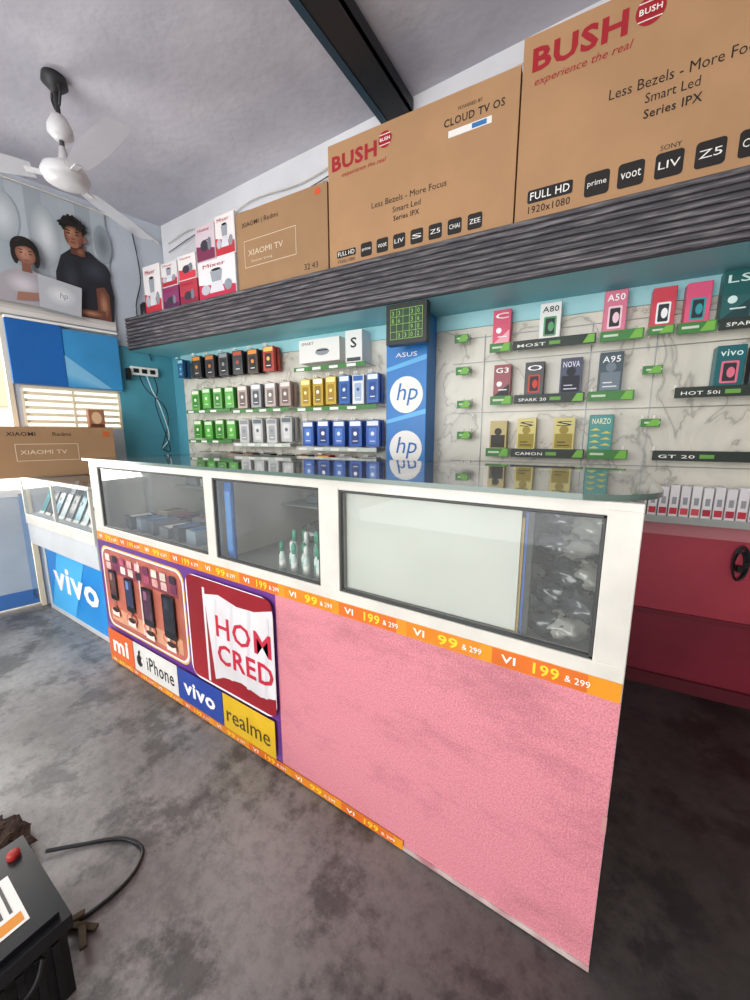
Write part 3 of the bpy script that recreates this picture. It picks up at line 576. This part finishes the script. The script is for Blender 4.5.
ring(-1.345,-.88,.215,.63,'#f3e9ee',.008); o.rrect(-1.345,-.874,.215,.635,.03,ly(),mat('#a01d29',.3,.35,3))
o.quad(-1.245,-1.232,.22,.60,ly(),mat('#d8d8d8'))
o.poly([(-1.236,.575),(-1.15,.59),(-1.05,.57),(-.96,.575),(-.874,.60),(-.874,.285),(-.95,.265),(-1.05,.28),(-1.15,.265),(-1.20,.24)],ly(),mat('#dedadb',.35,.18,7))
for i in range(4): o.poly([(-1.2+i*.09,.27),(-1.185+i*.09,.27),(-1.16+i*.09,.57),(-1.175+i*.09,.57)],ly(),mat('#cfcbcd'))
CR=mat('#bd1c38'); o.text('HOM',-1.175,.425,.29,.085,ly(),CR,bold=.012); o.text('CRED',-1.175,.32,.295,.08,ly(),CR,bold=.02)
for a,b,c in ((-2.085,-1.84,'#e8641c'),(-1.835,-1.47,'#e6e3dd'),(-1.465,-1.17,'#2646a0'),(-1.165,-.885,'#dfb524')): o.quad(a,b,.055,.20,ly(),mat(c,.3,.12,9))
o.text('mi',-2.04,.085,.15,.085,ly(),WPR,bold=.03); o.text('iPhone',-1.72,.09,.22,.07,ly(),BLACK,bold=.01); o.ell(-1.785,.115,.025,.03,ly(),BLACK); o.ell(-1.76,.12,.01,.012,ly(),mat('#f4f2ee',.3)); o.ell(-1.783,.157,.008,.014,ly(),BLACK,rot=-.5)
o.text('vivo',-1.425,.095,.21,.065,ly(),WPR,bold=.03); o.text('realme',-1.145,.09,.235,.065,ly(),mat('#4a3a10')); o.done()
def plastic(h): return mat(h,.15,.3,14,coat=.8)
o=MB('plastic_wrapped_stock',parent=CTR)
for i in range(5): o.blob((-1.36+.03*(i%3)-.06*(i//3),1.0+.06*i,.735),(.07,.08,.035),plastic(random.choice(['#8f9290','#a5a7a4','#565a5c'])),i,.4,3.5,24,16,True)
for i in range(4): o.blob((-1.04+i*.09,1.2,.745),(.06,.08,.045),plastic(random.choice(['#a9aca8','#5c6062','#b9b9b2'])),i+40,.4,3.5,24,16,True)
for i in range(10): o.blob((-.095+.035*(i%3),.89+.05*(i//3),.74+.05*(i//2)),(.05,.055,.03),plastic(random.choice(['#6b6f70','#3c4042','#a4a39a','#5f6264'])),i+60,.5,4,24,14,True)
o.done()
o=MB('stored_phone_cartons',parent=CTR)
for i in range(11):
    x=-1.98+(i%6)*.105; yv=.93+.16*(i//6); hh=random.choice([.03,.045,.06]); T=Matrix.Translation((x,yv,.7005))@Matrix.Rotation(random.uniform(-.3,.3),4,'Z')
    o.box(-.042,.042,-.06,.06,0,hh,mat(random.choice(['#d9d7d2','#6c7074','#3c4046','#b8a890','#8896a4']),.4),T); o.box(-.03,.03,-.045,.045,hh,hh+.0006,mat(random.choice(['#f0eee8','#2a2d33','#a03c48','#3c68a0']),.4),T)
o.done(.002)
o=MB('blue_folder',parent=CTR); o.box(-1.155,-1.12,yc+.04,yc+.055,.702,.99,mat('#2f6fc0',.4)); o.box(-1.153,-1.122,yc+.036,yc+.04,.74,.96,mat('#5b95d6')); o.done(.002)
o=MB('small_bottle_row',parent=CTR)
for i in range(16):
    c=(-.905+(i%8)*.027,.85+.06*(i//8)+.02*(i%2),.7005); s=1+.25*(i//8); o.lathe([(.0,0),(.0105,0),(.0105,.06*s),(.006,.068*s),(.006,.076*s)],c,mat('#cfe0da',.2),12); o.lathe([(.008,.074*s),(.008,.10*s),(.003,.107*s)],c,mat(['#2f8c6c','#e8ece8','#4aa68c'][i%3]),12); o.lathe([(.0108,.015),(.0108,.045)],c,mat('#7fb8a4' if i%2 else '#f0f0ea',.4),12)
o.done()
o=MB('stacked_accessory_cartons',parent=CTR)
for i in range(5): o.box(-1.10+i*.085,-1.03+i*.085,1.18,1.32,.867,.90+.03*(i%3),mat(['#5b6468','#a8abab','#7d6b5a','#3f4a58','#b8b2a4'][i],.4))
for i in range(6): o.box(-2.05+i*.135,-1.95+i*.135,1.22,1.36,.877,.92+.025*(i%3),mat(['#6d7375','#a8a8a2','#5c6266','#a3a29b','#8a9094','#c9c4b8'][i],.4))
for i in range(5): o.box(-2.0+i*.15,-1.88+i*.15,1.27,1.37,.701,.80+.03*(i%2),mat(['#6d7375','#a8a8a2','#5c6266','#a3a29b','#8a9094'][i],.4))
o.done(.002)

# ------------------------------------------------------------ second counter (left)
o=MB('phone_display_counter'); vx0,vx1=-3.14,-2.165; 
BLU=mat('#2a9be0',.35,.2,2,dark='#1c7fd0'); SIL=mat('#cdd0d2',.35,.1,6)
o.box(vx0,vx1,.85,1.22,.0,.47,BLU); o.box(vx0,vx1,.845,.85,.0,.03,SIL); o.box(vx0,vx0+.03,.844,.85,0,.47,SIL)
o.box(vx0,vx1,.79,1.22,.47,.66,SIL); o.box(vx0,vx1,.785,.79,.60,.665,WHITE)
o.poly([(vx0+.03,.03),(-2.75,.03),(-2.5,.47),(-2.9,.47)],.8485,mat('#4db4ee'))
o.text('vivo',-3.02,.17,.64,.17,.847,WPR,bold=.03)
o.box(vx0,vx1,1.205,1.22,.66,.89,SIL)
for x in (vx0,-2.66,vx1-.015): o.box(x,x+.015,.784,.80,.66,.89,ALU)
o.box(vx0,vx1,.784,.80,.882,.902,ALU); o.box(vx0,vx0+.015,.784,1.22,.885,.902,ALU); o.box(vx0,vx1,1.10,1.22,.886,.9,SIL)
V=o.done(.002)
o=MB('case_glass',parent=V); o.quad(vx0,vx1,.66,.885,.788,G_WIN); o.add([(vx0+.015,.80,.897),(vx1,.80,.897),(vx1,1.10,.897),(vx0+.015,1.10,.897)],[(0,1,2,3)],G_WIN); o.done()
o=MB('dummy_phone_row',parent=V)
scr=['#2a9aa0','#1d2b4d','#8bc0d8','#d8e4ea','#24303a','#2f9fb8','#c0d8d4','#1c1f24','#66b0a8']
for r in range(2):
    for i in range(9):
        T=Matrix.Translation((-3.07+i*.103,.85+r*.15,.664+r*.05))@Matrix.Rotation(math.radians(-25),4,'X')
        o.box(-.036,.036,0,.008,0,.155,BLACK,T); o.box(-.032,.032,-.0008,0,.006,.149,mat(scr[(i+3*r)%9],.2),T); o.ell(-.012,.11,.01,.014,-.0014,mat(scr[(i+5)%9]),12,0,T); o.box(-.036,.036,-.004,.012,-.004,.012,WPR,T)
o.done(.001)
o=MB('television_carton',Lf); o.box(-1.10,-.50,-.24,-.12,.9025,1.205,CARD2); yq=-.2412
o.text('XIAOMI',-1.03,1.15,.13,.024,yq,PRINT,bold=.01); o.text('Redmi',-.82,1.15,.09,.024,yq,PRINT); o.rrect(-.56,-.525,1.145,1.18,.005,yq,mat('#c8602a'))
for a,b,c,d in ((-1.0,-.7,1.10,1.103),(-1.0,-.7,1.0,1.003),(-1.0,-.997,1.0,1.103),(-.703,-.7,1.0,1.103)): o.quad(a,b,c,d,yq,PE)
o.text('XIAOMI TV',-.98,1.04,.22,.026,yq,PE); o.text('FULL HD',-.66,.95,.12,.03,yq,PRINT); o.done(.003)
o=MB('gift_figurine_carton',Lf); o.box(-.62,-.53,-.20,-.14,1.2065,1.325,mat('#a06a48',.5)); o.ell(-.575,1.27,.028,.04,-.2008,mat('#e0b890')); o.quad(-.61,-.54,1.212,1.23,-.2008,mat('#5a2c1c')); o.done(.003)

# ------------------------------------------------------------ floor things, near left
o=MB('inverter_battery'); K=mat('#111214',.45,.2,20); K2=mat('#151619',.35)
bx0,bx1,by0,by1=-1.13,-.845,-.06,.185
o.box(bx0+.01,bx1-.01,by0+.01,by1-.01,.001,.165,K); o.box(bx0,bx1,by0,by1,.165,.195,K2); o.box(bx0+.015,bx1-.015,by0+.015,by1-.015,.195,.208,K2)
for i in range(8): o.box(bx1-.01,bx1-.004,by0+.02+i*.027,by0+.032+i*.027,.02,.155,K)
o.lathe([(.012,.207),(.012,.218),(.008,.222)],(bx0+.06,by1-.03,0),mat('#a3261f'),12)
lx0,lx1,ly0,ly1=-1.03,-.895,.045,.135
o.box(lx0,lx1,ly0,ly1,.2081,.2092,WPR); o.box(lx0+.006,lx1-.006,ly0+.005,ly0+.032,.2093,.2096,mat('#c8402a')); o.box(lx1-.03,lx1-.006,ly0+.036,ly1-.006,.2093,.2096,mat('#e0902a'))
for i in range(3): o.box(lx0+.01,lx1-.04,ly0+.042+i*.014,ly0+.047+i*.014,.2093,.2096,mat('#555555'))
o.tube([(bx1-.004,by0+.03,.15),(bx1+.012,by0+.06,.12),(bx1+.012,by1-.08,.12),(bx1-.004,by1-.05,.15)],.005,K2)
o.done(.0008)
o=MB('power_cable'); o.tube([(-1.235,.24,.012),(-1.18,.30,.006),(-1.105,.368,.005),(-1.03,.39,.005),(-.99,.365,.005),(-.972,.321,.005),(-.975,.26,.005),(-.99,.20,.006)],.005,BLACK); o.done()
o=MB('coir_fibre_bundle'); FB=mat('#4d3c30',.95,.5,40,bump=.8,bs=120); FB2=mat('#6a523c',.95,.4,60)
o.blob((-1.36,.12,.03),(.13,.10,.029),FB,5,.6,4,32,18,True)
for k in range(90):
    a=random.uniform(0,6.28); r=random.uniform(.02,.125); x=-1.36+r*math.cos(a); yv=.12+r*.78*math.sin(a); b=a+random.uniform(.6,2.2); l=random.uniform(.03,.06); hz=.058*(1-(r/.15)**2)+.003
    o.tube([(x,yv,max(.004,hz-.012)),(x+l*.5*math.cos(b),yv+l*.5*math.sin(b),hz+.008),(x+l*math.cos(b),yv+l*math.sin(b),max(.004,hz-.01))],.0018,FB2 if k%2 else FB,5,3)
o.done()
o=MB('broken_wood_scrap'); WD=mat('#4c432e',.8,.3,20,bump=.3)
for k,(x,y,r,l) in enumerate(((-.96,.225,.5,.07),(-.93,.215,-.3,.05),(-.98,.215,1.2,.045))):
    T=Matrix.Translation((x,y,.008+.009*k))@Matrix.Rotation(r,4,'Z'); o.box(-l/2,l/2,-.007,.007,-.004,.004,WD,T)
o.done(.001)

# ------------------------------------------------------------ lights
w=bpy.data.worlds.new('daylight'); sc.world=w; w.use_nodes=True; bg=w.node_tree.nodes['Background']; bg.inputs[0].default_value=(.95,.97,1,1); bg.inputs[1].default_value=2.3
def area(name,loc,rot,sx,sy,p,c=(1,1,1)):
    l=bpy.data.lights.new(name,'AREA'); l.shape='RECTANGLE'; l.size=sx; l.size_y=sy; l.energy=p; l.color=c
    ob=bpy.data.objects.new(name,l); ob.location=loc; ob.rotation_euler=rot; sc.collection.objects.link(ob); return ob
area('shopfront_daylight',(-1.1,-2.45,1.4),(math.radians(90),0,0),3.2,2.0,100,(1,.98,.95))
area('door_daylight',(-3.75,.1,1.2),(math.radians(90),0,math.radians(-90)),1.2,1.8,70,(1,.97,.92))
sl=bpy.data.lights.new('sun','SUN'); sl.energy=2.6; sl.angle=.05; sl.color=(1,.95,.86); so=bpy.data.objects.new('sun',sl); sc.collection.objects.link(so)
so.rotation_euler=Vector((-.55,.25,-.8)).to_track_quat('-Z','Y').to_euler()
o=MB('added_tube_light'); z=ceil_z(.9)-.05; o.box(.3,1.5,-.72,-.66,z,z+.045,WPR); o.lathe([(.014,.33),(.014,1.47)],(0,-.69,z-.012),mat('#ffffff',.4,emis=3),12,'x'); o.done()  # out-of-view tube fixture, added to go with the extra light
area('added_tube_fill',(.9,-.69,z-.04),(0,0,0),1.15,.05,10)  # added fill light from above, no known lamp there
